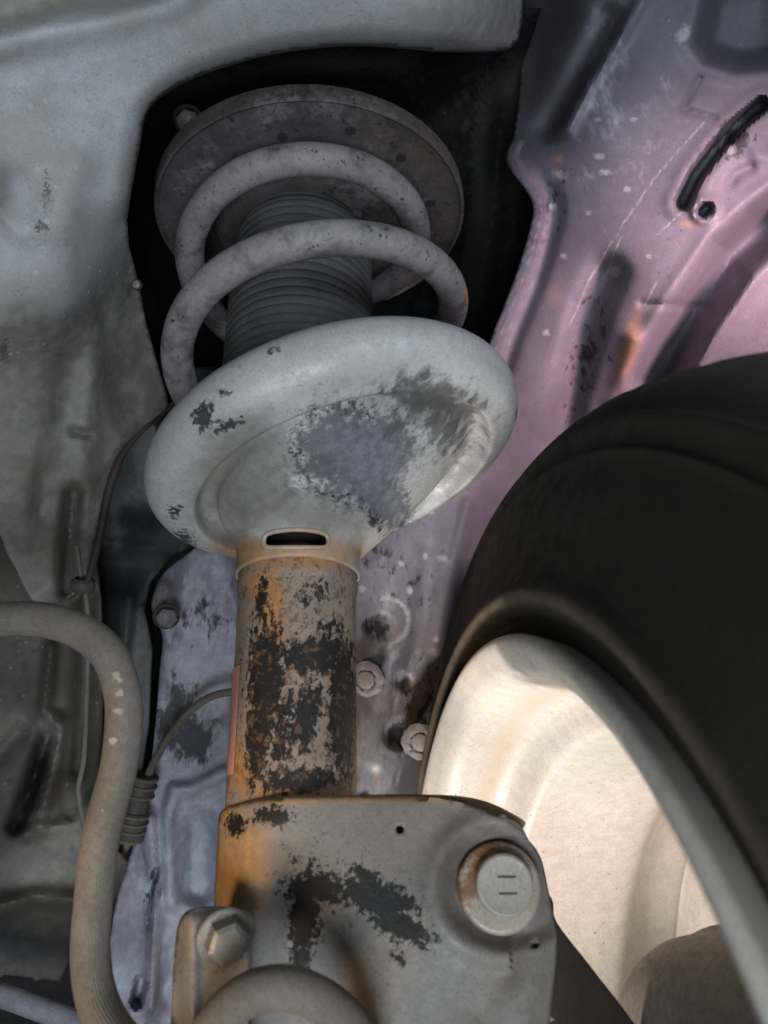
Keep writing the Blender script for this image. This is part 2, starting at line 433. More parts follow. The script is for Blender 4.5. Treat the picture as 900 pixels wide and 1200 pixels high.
# -- inner fender: lavender sheet behind the tyre and the strut
edge_fe = smooth2([(613, -60), (611, 60), (603, 150), (593, 180), (598, 198), (616, 222), (625, 242), (621, 268), (608, 312), (593, 352), (577, 392), (568, 420)], 8)
fender_poly = [(613, -190)] + edge_fe + smooth2([(540, 470), (440, 560), (330, 600), (250, 630), (212, 655), (192, 672), (181, 692), (178, 715), (190, 745), (187, 790), (182, 850), (176, 905), (168, 960), (150, 1010), (132, 1080), (128, 1160), (124, 1330)], 6) + [(640, 1330), (1120, 1330), (1120, -190)]
rf = RBF([(613, -190, 520), (615, 0, 530), (612, 110, 500), (640, 60, 478), (660, 120, 430), (680, 0, 430), (720, 60, 402), (600, 200, 450), (630, 250, 440), (600, 330, 448), (575, 400, 452),
          (760, 200, 405), (880, 60, 400), (900, 200, 396), (900, 330, 398), (1120, 200, 392), (1120, -190, 405), (1120, 500, 450), (800, 380, 405), (700, 400, 428), (640, 460, 440),
          (540, 480, 450), (560, 620, 462), (500, 700, 452), (430, 700, 446), (450, 900, 436), (520, 940, 470), (640, 900, 560), (800, 700, 600), (900, 900, 640), (640, 1300, 560), (1120, 1300, 700), (1120, 900, 650),
          (300, 640, 442), (230, 700, 428), (230, 850, 418), (190, 720, 420), (185, 900, 408), (240, 1000, 405), (160, 1050, 392), (200, 1180, 380), (320, 1200, 395), (125, 1320, 360)])
slit = [(800, 238), (814, 208), (836, 178), (862, 148), (893, 122)]
def fender_depth(X, Y):
    d = rf(X, Y)
    q = dline(X, Y, edge_fe)
    d -= 5 * (1 - sstep(9, 15, q)) * (Y > 165)                   # raised flange round the aperture
    d += 5 * np.exp(-((q - 26) / 9.) ** 2) * sstep(180, 230, Y)
    d -= 9 * np.exp(-(dline(X, Y, [(752, 0), (728, 42), (692, 96), (664, 150)]) / 9.) ** 2)
    d += 14 * np.exp(-(dline(X, Y, [(712, 20), (690, 62), (664, 108), (640, 150)]) / 14.) ** 2)
    # pocket at the upper right
    pk = [(826, -40), (812, 20), (804, 52), (822, 78), (862, 90), (910, 86), (960, 60), (960, -60)]
    qi = dline(X, Y, pk + pk[:1]); ins = inside(X, Y, pk)
    d += np.where(ins, 55 * sstep(0, 34, qi), 0) - 3 * np.exp(-(qi / 11.) ** 2)
    d += groove(X, Y, [(820, 92), (800, 128), (838, 138)], 6, 2.0)
    d += groove(X, Y, slit, 10, 30, .45) - 1.6 * np.exp(-((dline(X, Y, slit) - 16) / 8.) ** 2)
    d += groove(X, Y, [(823, 249), (829, 244)], 8, 16, .5) - 2.5 * np.exp(-((dline(X, Y, [(826, 247), (827, 246)]) - 13) / 5.) ** 2)
    g2 = [(930, 240), (893, 268), (858, 300), (835, 335), (812, 368), (788, 410), (770, 450)]
    d += groove(X, Y, g2, 36, 42) - 4 * np.exp(-((dline(X, Y, g2) - 34) / 10.) ** 2)
    g3 = [(712, 322), (694, 360), (682, 410), (668, 470), (660, 520)]
    d += groove(X, Y, g3, 30, 15)
    d += groove(X, Y, [(880, 196), (862, 205), (856, 215)], 10, 2.5)
    d -= groove(X, Y, [(900, 140), (880, 150), (890, 180), (930, 185)], 22, 3)
    d += groove(X, Y, [(752, 356), (830, 360)], 7, 2)
    d -= groove(X, Y, [(742, 400), (720, 470)], 22, 5)
    # lower part behind the strut
    d -= 5 * np.exp(-(dline(X, Y, [(548, 590), (536, 640), (524, 700), (512, 760)]) / 8.) ** 2)
    d += groove(X, Y, [(500, 640), (492, 720), (478, 800)], 14, 3)
    d += groove(X, Y, [(445, 734), (446, 736)], 19, 3.5, .7)
    d += groove(X, Y, [(466, 860), (467, 861)], 20, 3, .7)
    d += groove(X, Y, [(472, 798), (473, 799)], 11, 1.5, .8)
    d += groove(X, Y, [(436, 905), (428, 930)], 12, 4)
    # folds left of the tube
    d -= groove(X, Y, [(262, 905), (225, 925), (205, 925), (196, 960), (200, 1060)], 12, 7, .2)
    d += groove(X, Y, [(235, 970), (232, 1040)], 26, 12, .4)
    d -= groove(X, Y, [(176, 960), (182, 1060), (176, 1180)], 14, 8)
    d += groove(X, Y, [(166, 1150), (160, 1175)], 9, 14, .3)
    d += groove(X, Y, [(182, 1020), (172, 1065), (174, 1085)], 6, 4)
    d -= groove(X, Y, [(192, 690), (190, 720), (200, 750)], 15, 4, .3)
    d += .7 * np.sin(X * .031 + Y * .017) * np.sin(Y * .023 - X * .011 + 1)
    return d
P, T, X, Y = sheet(fender_poly, 3.2, fender_depth)
dust = np.maximum.reduce([blob(X, Y, [(235, 760, 40, 110, 0), (225, 1000, 70, 200, 0, .95), (455, 790, 50, 150, 0, .5), (436, 900, 30, 60, 0), (150, 1120, 40, 80, 0, .9), (720, 120, 60, 120, 0, .45)])])
dark = blob(X, Y, [(222, 865, 26, 32, -35, 1), (205, 835, 22, 45, 20, .8), (240, 720, 36, 50, 30, .55), (445, 735, 18, 18, 0, .7), (466, 862, 20, 18, 0, .75), (440, 655, 70, 40, 0, .5), (505, 820, 30, 70, 0, .6), (480, 700, 50, 60, 0, .42), (180, 1040, 8, 30, 10, .8), (860, 165, 26, 22, 0, .7), (690, 420, 26, 80, 10, .5), (650, 240, 16, 70, 12, .5)])
scr = [dline(X, Y, l) for l in ([(828, 140), (770, 205), (725, 270), (690, 330), (668, 380)], [(728, 276), (712, 318)], [(770, 275), (785, 262), (800, 248)], [(770, 330), (755, 358)])]
pale = np.maximum.reduce([.64 * np.exp(-(s / 2.6) ** 2) for s in scr] + [blob(X, Y, [(702, 183, 8, 4, 0), (710, 202, 8, 4, 0), (654, 205, 12, 7, 0, .8), (648, 242, 5, 5, 0), (700, 140, 5, 3, 0), (742, 140, 5, 3, 0), (232, 690, 10, 12, 30), (223, 690, 6, 22, 28), (800, 40, 8, 12, 30), (855, 175, 7, 6, 0), (720, 318, 8, 6, 0), (238, 742, 5, 5, 0), (520, 655, 12, 5, 20, .8), (470, 660, 4, 4, 0), (425, 690, 4, 4, 0), (505, 600, 5, 4, 0), (640, 390, 5, 4, 0), (660, 300, 5, 3, 0), (690, 250, 4, 3, 0), (760, 300, 4, 3, 0), (735, 222, 5, 4, 0), (456, 755, 5, 5, 0), (511, 749, 4, 4, 0), (440, 903, 5, 5, 0), (480, 692, 4, 5, 0), (498, 652, 4, 4, 0)])])
pale = np.maximum(pale, .75 * np.exp(-((np.hypot(X - 472, Y - 798) - 11) / 2.) ** 2))
pale = np.maximum(pale, .7 * np.exp(-((np.hypot(X - 452, Y - 728) - 27) / 5.) ** 2) * (X > 445))
rust = blob(X, Y, [(737, 408, 12, 40, 14, .85), (650, 345, 16, 16, 0, .55), (655, 187, 8, 6, 0, .7), (805, 262, 14, 6, 0, .6)])
o = obj('inner_fender', P, T, M['fender'], body, dict(dust=dust, dark=dark, pale=pale, rust=rust), label='lavender grey sheet metal with pressed grooves and scratches'); thick(o, 1.6)

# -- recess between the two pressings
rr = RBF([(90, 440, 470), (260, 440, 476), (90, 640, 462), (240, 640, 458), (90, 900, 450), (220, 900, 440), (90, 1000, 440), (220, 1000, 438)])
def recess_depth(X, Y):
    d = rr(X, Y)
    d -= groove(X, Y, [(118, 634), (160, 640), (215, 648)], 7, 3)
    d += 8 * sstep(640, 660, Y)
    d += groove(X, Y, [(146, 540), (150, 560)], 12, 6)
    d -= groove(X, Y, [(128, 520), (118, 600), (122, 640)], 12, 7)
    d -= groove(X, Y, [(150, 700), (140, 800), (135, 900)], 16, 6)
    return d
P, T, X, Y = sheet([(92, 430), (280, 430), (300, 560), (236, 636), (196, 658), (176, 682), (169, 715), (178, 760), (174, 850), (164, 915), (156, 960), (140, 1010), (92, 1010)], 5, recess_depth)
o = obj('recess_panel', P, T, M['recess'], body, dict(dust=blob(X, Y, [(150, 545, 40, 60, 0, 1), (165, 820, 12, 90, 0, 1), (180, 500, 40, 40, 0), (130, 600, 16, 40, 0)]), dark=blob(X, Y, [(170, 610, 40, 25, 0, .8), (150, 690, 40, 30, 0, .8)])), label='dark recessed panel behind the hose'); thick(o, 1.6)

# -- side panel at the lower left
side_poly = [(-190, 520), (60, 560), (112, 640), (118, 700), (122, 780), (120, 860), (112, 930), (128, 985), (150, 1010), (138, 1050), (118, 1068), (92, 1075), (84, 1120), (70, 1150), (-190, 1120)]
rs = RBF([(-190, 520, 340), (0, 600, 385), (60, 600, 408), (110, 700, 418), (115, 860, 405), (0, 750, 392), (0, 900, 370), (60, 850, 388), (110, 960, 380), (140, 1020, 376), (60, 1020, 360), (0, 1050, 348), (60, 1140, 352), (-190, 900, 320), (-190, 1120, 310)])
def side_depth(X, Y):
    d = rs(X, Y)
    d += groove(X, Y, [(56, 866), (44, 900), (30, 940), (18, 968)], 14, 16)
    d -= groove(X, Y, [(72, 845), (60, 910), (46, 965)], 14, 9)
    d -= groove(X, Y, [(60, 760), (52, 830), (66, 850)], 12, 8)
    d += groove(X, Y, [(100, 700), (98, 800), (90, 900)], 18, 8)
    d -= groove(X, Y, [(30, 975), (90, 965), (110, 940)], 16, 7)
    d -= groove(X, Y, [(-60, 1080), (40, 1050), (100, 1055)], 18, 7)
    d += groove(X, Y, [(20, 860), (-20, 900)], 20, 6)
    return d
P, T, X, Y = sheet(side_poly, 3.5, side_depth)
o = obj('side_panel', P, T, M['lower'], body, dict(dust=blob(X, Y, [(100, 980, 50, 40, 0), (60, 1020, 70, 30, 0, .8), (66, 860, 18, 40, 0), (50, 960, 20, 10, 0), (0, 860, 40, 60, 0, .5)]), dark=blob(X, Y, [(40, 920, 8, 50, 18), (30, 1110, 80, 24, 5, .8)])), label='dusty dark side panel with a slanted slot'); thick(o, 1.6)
# dark backing behind the openings on the left, so that nothing shows through
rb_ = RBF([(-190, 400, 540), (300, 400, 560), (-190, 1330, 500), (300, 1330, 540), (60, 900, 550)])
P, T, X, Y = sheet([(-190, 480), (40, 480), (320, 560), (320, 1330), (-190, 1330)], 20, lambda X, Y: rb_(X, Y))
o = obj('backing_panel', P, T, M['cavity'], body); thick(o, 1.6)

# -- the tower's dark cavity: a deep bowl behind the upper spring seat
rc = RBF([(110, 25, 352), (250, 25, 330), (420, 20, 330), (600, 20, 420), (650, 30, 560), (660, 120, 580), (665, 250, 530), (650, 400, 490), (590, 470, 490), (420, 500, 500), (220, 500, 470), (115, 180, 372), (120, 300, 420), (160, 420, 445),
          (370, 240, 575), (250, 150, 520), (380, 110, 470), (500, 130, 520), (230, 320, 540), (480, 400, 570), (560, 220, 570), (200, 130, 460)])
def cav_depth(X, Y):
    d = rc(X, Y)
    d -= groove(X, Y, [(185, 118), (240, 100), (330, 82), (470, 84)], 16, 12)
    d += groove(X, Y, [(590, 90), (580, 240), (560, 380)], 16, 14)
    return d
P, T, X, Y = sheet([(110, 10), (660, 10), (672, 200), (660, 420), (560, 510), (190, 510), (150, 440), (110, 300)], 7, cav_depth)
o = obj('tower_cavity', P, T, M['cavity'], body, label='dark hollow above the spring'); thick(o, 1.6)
# -- small bolts on the body
def body_bolt(px, py, d, r, axis, washer=None, mat='bodybolt', sides=6, tall=.9):
    c = at(px, py, d)
    if washer:
        V, Fc = revolve([(washer, -2), (washer, .6), (washer * .8, 1.6), (r * 1.25, 1.8), (r * 1.1, 1.0), (.1, 1.0)], c, axis, 32)
        V = V + np.random.normal(0, .35, V.shape); obj('bolt_sealant', V, Fc, M['seal'], body)
    V, Fc = prism(c, axis, r, r * tall, sides, .2)
    b = obj('bolt', V, Fc, M[mat], body)
    V, Fc = revolve([(r * 1.25, -.5), (r * 1.25, .9), (r * 1.0, 1.3)], c, axis, 24)
    obj('washer', V, Fc, M['dark'], b)
toward = cam_dir((-.15, -.1, -1))
body_bolt(429, 796, 436, 5.5, toward, 11.0, sides=24, tall=.42)
body_bolt(493, 869, 442, 5.5, toward, 11.5, sides=24, tall=.42)
body_bolt(195, 722, 411, 6.0, cam_dir((.35, -.2, -1)), None)
body_bolt(221, 141, 430, 7.0, cam_dir((.2, -.8, -1)), None, 'steel')
body_bolt(161, 334, 372, 2.2, toward, None)

# ================================================================== the strut
strut = thing('suspension_strut', 'dusty suspension strut with coil spring and chipped paint beside the wheel', 'strut', axp(-90))
# -- tube
TR = 25.3
prof = [(TR + .6, -70), (TR, -10), (TR, 40), (TR + .2, 70), (TR + .9, 73), (TR + 1.0, 76), (TR + .6, 78), (TR + .6, 80.5), (TR - 1.5, 80.8)]
pp = [prof[0]]
for a, b in zip(prof[:-1], prof[1:]):
    k = max(1, int(abs(b[1] - a[1]) / 3))
    pp += [(a[0] + (b[0] - a[0]) * i / k, a[1] + (b[1] - a[1]) * i / k) for i in range(1, k + 1)]
V, Fc = revolve(pp, A0, AX, 128)
X, Y, D = pix(V); front = (D < axis_depth(Y) + 6)
chip = blob(X, Y, [(312, 800, 19, 70, 0), (300, 870, 12, 50, 0, .9), (372, 768, 42, 22, 0), (402, 830, 16, 70, 0), (360, 838, 13, 40, 8, .95), (352, 915, 42, 13, -4), (306, 705, 7, 34, 4, .8), (372, 690, 14, 10, 0, .75), (330, 850, 20, 60, 0, .7), (388, 735, 22, 12, 0, .62), (300, 745, 14, 10, 0, .6), (362, 710, 60, 40, 0, .38), (345, 800, 70, 60, 0, .42)]) * front
chip = np.where(front, chip, .4)
rust = np.maximum(blob(X, Y, [(345, 655, 80, 14, 0, .75), (318, 715, 14, 60, 0, .85), (300, 690, 30, 40, 0, .6), (280, 900, 22, 40, 0, .8), (330, 935, 60, 16, 0, .8)]), .2)  # rust, with orange light painted in along the lower left
tube = obj('strut_tube', V, Fc, M['tube'], strut, dict(chip=chip, rust=rust), label='tube with black patches of flaked paint')
# faded label along its left side
lab = []
for hh in np.linspace(-3, 38, 12):
    c = axp(hh - .5); e1, e2, a = basis(AX)
    row = []
    for px_ang in np.linspace(math.radians(187), math.radians(218), 8):
        row.append(c + (TR + .35) * np.array([math.cos(px_ang), math.sin(px_ang), 0]))
    lab.append(row)
V, Fc = loft(lab, closed=False)
obj('faded_label', V, Fc, M['label'], tube)

# -- lower spring seat: dish offset from the tube
SC = at(395, 530, 338.)
SN = normal_from_ellipse(395, 530, 18.0, 29)
TT = axp(90)
e1s = nrm(np.array([1, 0, 0.]) - SN * SN[0]); e2s = np.cross(SN, e1s)
nA = 360
def ring_at(c, n, r, ex=None):
    e1 = nrm(np.array([1, 0, 0.]) - n * n[0]); e2 = np.cross(n, e1)
    t = np.arange(nA) * 2 * np.pi / nA
    return c + r * (np.cos(t)[:, None] * e1 + np.sin(t)[:, None] * e2)
RS = 87.0
R_in = 62.
keys = []
# inside of the dish (seen from above), over the rolled rim, then the underside
for r, h in [(30, -12), (56, -9), (64, -7), (70, 2), (73, 9)]: keys.append((r, h, 0.))
rim = [(RS - 13 + 13 * math.cos(a), -3 + 13.5 * math.sin(a)) for a in np.linspace(math.radians(125), math.radians(-82), 22)]
keys += [(r, h, 0.) for r, h in rim]
keys += [(72.5, -18.0, 0), (71, -18.7, 0), (69.6, -18.9, 0), (68.6, -17.8, 0), (67.9, -15.4, 0), (66.9, -12.6, 0), (65.4, -10.6, 0), (63.4, -9.8, 0), (61.4, -10.0, 0), (59.6, -11.2, 0), (58, -13.2, 0)]
rings = [ring_at(SC + SN * h, SN, r) for r, h, t in keys]
lastc = SC + SN * (-13.2); last_r = 58.0
end_c = TT; end_n = AX
for t in np.linspace(0.03, 1, 60):
    c = lastc + (end_c - lastc) * (t ** .8)
    n = nrm(SN * (1 - t) + end_n * t)
    r = (TR + 2.2) + (last_r - TR - 2.2) * (1 - t) ** 1.18
    rings.append(ring_at(c, n, r))
rings += [ring_at(end_c - AX * h_, AX, TR + 2.0) for h_ in np.linspace(.8, 10, 14)] + [ring_at(end_c - AX * 10.6, AX, TR + .9)]
V, Fc = loft(rings)
X, Y, D = pix(V)
# stamped pockets and ridges on the cone
vdir = np.array([0, 0, CAMZ]) - V; vdir /= np.linalg.norm(vdir, axis=1)[:, None]
under = np.arange(len(V)) >= nA * 12
ridge = 4.5 * np.exp(-(dline(X, Y, [(520, 560), (490, 595), (462, 636)]) / 11.) ** 2) - 3.5 * np.exp(-(dline(X, Y, [(470, 560), (455, 600)]) / 16.) ** 2)
ridge += 2.0 * np.exp(-(dline(X, Y, [(290, 600), (340, 572), (400, 580), (440, 612)]) / 9.) ** 2)
ridge *= under
V = V + vdir * ridge[:, None]
# the slot where seat and tube meet
tri = np.array(Fc); cen = V[tri].mean(1); cx, cy, cd = pix(cen)
qx = np.clip(np.abs(cx - 347) - 27, 0, None); qy = (cy - 631 - .0022 * (cx - 347) ** 2)
in_slot = (np.hypot(qx, qy) < 9.5) & (cd < axis_depth(cy) - 5) & (np.arange(len(tri)) >= nA * 12)
Fc = [f for f, s in zip(Fc, in_slot) if not s]
X, Y, D = pix(V)
blue = blob(X, Y, [(410, 532, 64, 54, 10, 1.0), (394, 522, 48, 42, 0, 1.), (447, 580, 26, 46, -30, .95), (455, 525, 32, 46, 0, .9)]) * under
blue_pale = blob(X, Y, [(440, 540, 44, 46, 0, 1), (415, 522, 42, 30, 0, .75), (452, 585, 18, 34, -25, .9)]) * under  # lighter grey-blue middle of the dark patch
smear = blob(X, Y, [(505, 468, 66, 30, 14, .95), (515, 500, 56, 34, 30, .8), (475, 500, 40, 40, 0, .6), (470, 455, 40, 14, 10, .6), (530, 585, 40, 12, -30, .45)]) * under
chip = np.maximum.reduce([blob(X, Y, [(238, 488, 15, 20, 15, .9), (268, 498, 26, 9, -25, .85), (262, 460, 12, 7, 0, .85), (205, 600, 14, 16, 40, .7), (218, 632, 14, 24, -45, .72), (235, 655, 30, 8, 35, .7), (322, 410, 14, 5, -10, .8), (275, 430, 10, 4, 0, .6), (606, 488, 4, 14, 0, .8), (390, 445, 40, 8, -12, .5), (437, 610, 10, 22, -40, .75)]), .52 * np.exp(-((blue - .5) / .16) ** 2) * (X < 440)]) * under
grime_shade = blob(X, Y, [(295, 560, 60, 62, -30, 1.1), (280, 640, 30, 30, 0, .9), (360, 605, 80, 30, 0, .85), (540, 560, 40, 60, 30, .5), (230, 420, 60, 40, -20, .5)]) * under  # grime, and shade painted onto the left inner cone
rust = blob(X, Y, [(345, 650, 90, 22, 0, 1.0), (300, 660, 40, 18, 0, .95)]) * under
seat = obj('lower_spring_seat', V, Fc, M['seat'], strut, dict(blue=blue, blue_pale=blue_pale, smear=smear * .92, chip=chip, grime_shade=grime_shade, rust=rust), sharp=70, label='pale dished seat with dark scraped patches')
# folded lip round the slot
sx, sy, sd = pix(V); fr = under & (sd < axis_depth(sy))
lip = []
for a_ in np.linspace(0, 2 * math.pi, 60, endpoint=False):
    ux = 347 + 27 * (1 if math.cos(a_) > 0 else -1) * min(1, abs(math.cos(a_)) * 1.6) + 11 * math.cos(a_)
    uy = 631 + .0022 * (ux - 347) ** 2 + 10.5 * math.sin(a_)
    j_ = np.argsort(np.where(fr, np.hypot(sx - ux, sy - uy), 1e9))[:6]
    lip.append(at(ux, uy, sd[j_].mean() - .2))
lip = np.array(lip + lip[:2]); lip[1:-1] = (lip[:-2] + lip[1:-1] * 2 + lip[2:]) / 4; lip[0] = lip[-2]; lip[-1] = lip[1]
Vl, Fl = sweep(lip, 1.0, 12, cap=False)
obj('slot_lip', Vl, Fl, M['seat'], seat, dict(blue=Vl[:, 0] * 0, blue_pale=Vl[:, 0] * 0, smear=Vl[:, 0] * 0, chip=Vl[:, 0] * 0, grime_shade=Vl[:, 0] * 0 + .4, rust=Vl[:, 0] * 0 + .55))

# -- upper spring seat
UN = normal_from_ellipse(365, 256, 0, 40)
UCN = at(366, 262, 417.)
UR = 87.
V, Fc = revolve([(UR - 4, 8), (UR, 6), (UR, -1), (UR - .5, -2.2), (UR - 1.4, -2.5), (UR - 2.3, -1.9), (UR - 3.0, -.5), (UR - 5, 0)] + [(r, -.15 * (UR - r) * .3) for r in np.linspace(UR - 7, 57, 16)] + [(55, -4), (53.5, -9), (52, -12), (49.5, -13.5), (44, -14), (30, -14), (26, -10), (10, -10)], UCN, UN, 160)
X, Y, D = pix(V)
dust = blob(X, Y, [(360, 125, 60, 18, -6, .8), (420, 130, 60, 14, 20, .7), (440, 270, 46, 80, 0, 1), (320, 130, 50, 20, -20, .7), (240, 190, 30, 70, 30, .45)])
rust = blob(X, Y, [(480, 170, 50, 80, -40, .8), (520, 250, 30, 60, 0, .7)])
upper = obj('upper_spring_seat', V, Fc, M['upper'], strut, dict(dust=dust, rust=rust), label='round rusty plate at the top of the spring')
for px, py in ((331, 160), (411, 153), (470, 185), (505, 238)):
    c = at(px, py, 400.)
    # drop onto the plate's plane
    ray = nrm(c - np.array([0, 0, CAMZ])); t = ((UCN - UN * .9 - np.array([0, 0, CAMZ])) @ UN) / (ray @ UN); c = np.array([0, 0, CAMZ]) + ray * t
    V, Fc = revolve([(2.7, 0), (2.6, -.45), (.1, -.45)], c, UN, 20)
    obj('hole_dark_disc', V, Fc, M['cavity'], upper)  # dark disc laid on the plate, painting in the hole's darkness
c = UCN - UN * 14.5 + at(418, 249, 400) * 0
ray = nrm(at(418, 249, 400) - np.array([0, 0, CAMZ])); t = ((UCN - UN * 14 - np.array([0, 0, CAMZ])) @ UN) / (ray @ UN); c = np.array([0, 0, CAMZ]) + ray * t
V, Fc = prism(c, -UN, 4.2, 4, 12, .25); obj('rivet', V, Fc, M['upper'], upper, dict(dust=np.ones(len(V)) * .5, rust=np.zeros(len(V))))

V, Fc = revolve([(19, 60), (19, 118), (17, 122), (17, 158)], A0, AX, 48)
obj('slot_dark_core', V, Fc, M['dark'], strut)  # dark core added so the slot looks unlit inside
# -- dust boot
BA = axp(150) + np.array([-3, 0, 0]); BB = axp(292) + np.array([-2, 0, 0]); BX = nrm(BB - BA); BL = np.linalg.norm(BB - BA)
pp = []
npl = 27; pitch = BL / npl
for i in range(npl):
    for q in np.linspace(0, 1, 10, endpoint=False):
        h = (i + q) * pitch
        bulge = (max(0, math.sin(math.pi * q))) ** .30
        pp.append((35.6 + 2.2 * bulge - 6.0 * sstep(.80, 1, h / BL) * 1, h))
V, Fc = revolve(pp, BA, BX, 96)
obj('dust_boot', V, Fc, M['boot'], strut, sharp=0, label='dark ribbed rubber bellows inside the spring')

# -- coil spring
ctrl = [(60, 150, 69), (120, 166, 67), (180, 182, 67.5), (225, 193, 69.5), (270, 204, 71.5), (315, 217, 73), (360, 229, 73.5), (450, 244, 71), (540, 256, 65), (630, 268, 61), (720, 280, 59.5), (810, 286, 56), (900, 290, 52), (990, 293, 50), (1080, 295, 50)]
ct = np.array(ctrl, float)
phis = np.arange(60, 855, 3.)
hs = np.interp(phis, ct[:, 0], ct[:, 1]); rs_ = np.interp(phis, ct[:, 0], ct[:, 2])
k = np.ones(15) / 15
pad = lambda v: np.convolve(np.concatenate([np.full(7, v[0]), v, np.full(7, v[-1])]), k, 'valid')
hs, rs_ = pad(hs), pad(rs_)
path = []
for p_, h_, r_ in zip(phis, hs, rs_):
    c = axp(h_); t = sstep(150, 300, h_)
    c = c + np.array([7 * (1 - t) + 1, -2 * (1 - t), 0])
    a = math.radians(p_)
    path.append(c + r_ * np.array([math.cos(a), math.sin(a), 0]))
V, Fc = sweep(path, 7.6, 32)
X, Y, D = pix(V); nearw = D < axis_depth(Y) + 60
obj('coil_spring', V, Fc, M['spring'], strut, dict(paint=blob(X, Y, [(551, 346, 7, 15, -10, .9), (536, 322, 8, 5, 30, .55)]) * nearw), label='thick grey coil spring with chipped coating')

# -- knuckle bracket at the tube's foot
br_poly = smooth2([(255, 975), (257, 955), (268, 945), (300, 937), (345, 932)], 5)[:-1] + smooth2([(345, 932), (430, 932), (510, 935), (560, 947), (596, 966), (620, 985), (634, 1006), (642, 1040), (650, 1085), (652, 1120), (648, 1160), (640, 1240)], 6) + [(560, 1400), (240, 1400), (246, 1200), (250, 1066)]
BRr = 29.
def bracket_depth(X, Y):
    d = axis_depth(Y)
    xc = 342 + (Y - 930) * -.02; mm = (X - xc) * d / F
    d = d - np.where(mm < 0, np.sqrt(np.clip(BRr ** 2 - mm ** 2, 2., None)), BRr)
    d += .012 * np.clip(X - 345, 0, None)
    q = np.hypot(X - 588, Y - 1040)
    d += 5.5 * (1 - sstep(50, 78, np.hypot((X - 600) * .85, Y - 1040)))           # dished seat of the bolt
    d -= 2.5 * np.exp(-((q - 82) / 14.) ** 2) * (X < 600)
    d += 4 * sstep(610, 660, X)
    d += 2.2 * np.exp(-(dline(X, Y, [(330, 990), (322, 1060), (318, 1130)]) / 22.) ** 2)
    d += 2.0 * np.exp(-(dline(X, Y, [(560, 1180), (600, 1110)]) / 30.) ** 2)
    e = dline(X, Y, br_poly[3:32])
    d += 2.2 * (1 - np.sqrt(np.clip(1 - (1 - np.clip(e / 9, 0, 1)) ** 2, 0, 1)))
    d += .35 * np.sin(X * .04) * np.sin(Y * .033)
    return d
hole = lambda cx, cy, r: [(cx + r * math.cos(a), cy + r * math.sin(a)) for a in np.linspace(0, 2 * math.pi, 15)[:-1]]
P, T, X, Y = sheet(br_poly, 4, bracket_depth, holes=[hole(469, 972, 5), hole(627, 1107, 5)])
chip = blob(X, Y, [(358, 1070, 17, 55, 6), (372, 1042, 36, 18, 0), (440, 1052, 46, 20, 20), (470, 1085, 38, 15, 25), (430, 1025, 22, 8, 28, .9), (498, 1098, 14, 8, 0, .8), (468, 1122, 10, 12, 0, .7), (352, 1120, 12, 18, 0, .9), (276, 966, 12, 14, 0, .85), (322, 956, 22, 12, 0, .85), (300, 960, 14, 8, 0, .6), (345, 1010, 6, 30, -30, .5), (400, 1045, 100, 45, 0, .42)])
rust = blob(X, Y, [(285, 1010, 32, 60, 0, .95), (270, 960, 30, 20, 0, .8), (330, 938, 60, 8, 0, .7), (440, 934, 220, 7, 0, .75), (560, 1040, 30, 60, 0, .4)])  # rust, with the orange light on the left wrap painted in
grime_shade = blob(X, Y, [(540, 1010, 34, 40, 0, .9), (560, 970, 60, 14, 20, .6), (380, 1180, 60, 30, 0, .4), (600, 1150, 40, 50, 0, .5)])  # grime, with the shade left of the bolt's dish painted in
br = obj('knuckle_bracket', P, T, M['bracket'], strut, dict(chip=chip, rust=rust, grime_shade=grime_shade), label='grey bracket plate with black flaked paint'); thick(o, 1.6); thick(br, 4.0)
# its rear plate, whose upper edge shows behind
bk_poly = smooth2([(345, 934), (430, 931), (500, 931), (540, 933), (572, 940), (600, 953), (615, 963), (612, 972), (600, 985)], 6) + [(600, 1100), (640, 1130), (645, 1400), (330, 1400), (340, 1100)]
P, T, X, Y = sheet(bk_poly, 8, lambda X, Y: axis_depth(Y) - BRr + .012 * np.clip(X - 345, 0, None) + 7.5)
o = obj('rear_plate', P, T, M['bracket'], strut, dict(chip=X * 0, rust=X * 0 + .45, grime_shade=X * 0 + .2)); thick(o, 4.0)
# pivot bolt
bn = nrm((.04, -1, .02))
bc = at(585, 1040, float(bracket_depth(np.array([585.]), np.array([1040.]))[0]) - 3.0)
e1, e2, a = basis(bn)
V, Fc = revolve([(14, -4)] + [(14.2, .6), (13.6, 1.4)] + [(r, 1.6) for r in np.linspace(13, 9, 8)] + [(.1, 1.4)], bc, bn, 64)
X, Y, D = pix(V); ang = np.arctan2(Y - 1040, X - 585)
bolt = obj('pivot_bolt', *revolve([(9.6, 1), (9.6, 5.6), (9.2, 6.8), (8.5, 7.2), (8.0, 7.0), (5, 6.9), (.1, 6.9)], bc + cam_dir((.8, 1.0, 0)), bn, 64), M['cap'], br, label='round pale bolt head with two dashes')
obj('washer', V, Fc, M['washer'], bolt.parent, dict(rust=np.clip(.42 + .22 * np.cos(ang - 3.6), 0, 1) + .25 * (D * 0)), label='rust stained washer')
for dy in (-2.3, 2.6):
    rx = nrm(np.cross(bn, (0, 0, 1.))) * -1; ux = np.cross(rx, bn)
    if ux[2] < 0: ux = -ux
    c = bc + cam_dir((.8, 1.0, 0)) + bn * 6.95 - ux * dy + rx * .6
    q = [c + rx * sx * 3.0 + ux * sy * .28 + bn * h for h in (-.3, .25) for sx, sy in ((-1, -1), (1, -1), (1, 1), (-1, 1))]
    obj('stamped_dash', q, [(0, 3, 2, 1), (4, 5, 6, 7), (0, 1, 5, 4), (1, 2, 6, 5), (2, 3, 7, 6), (3, 0, 4, 7)], M['mark'], bolt.parent, smooth=False)

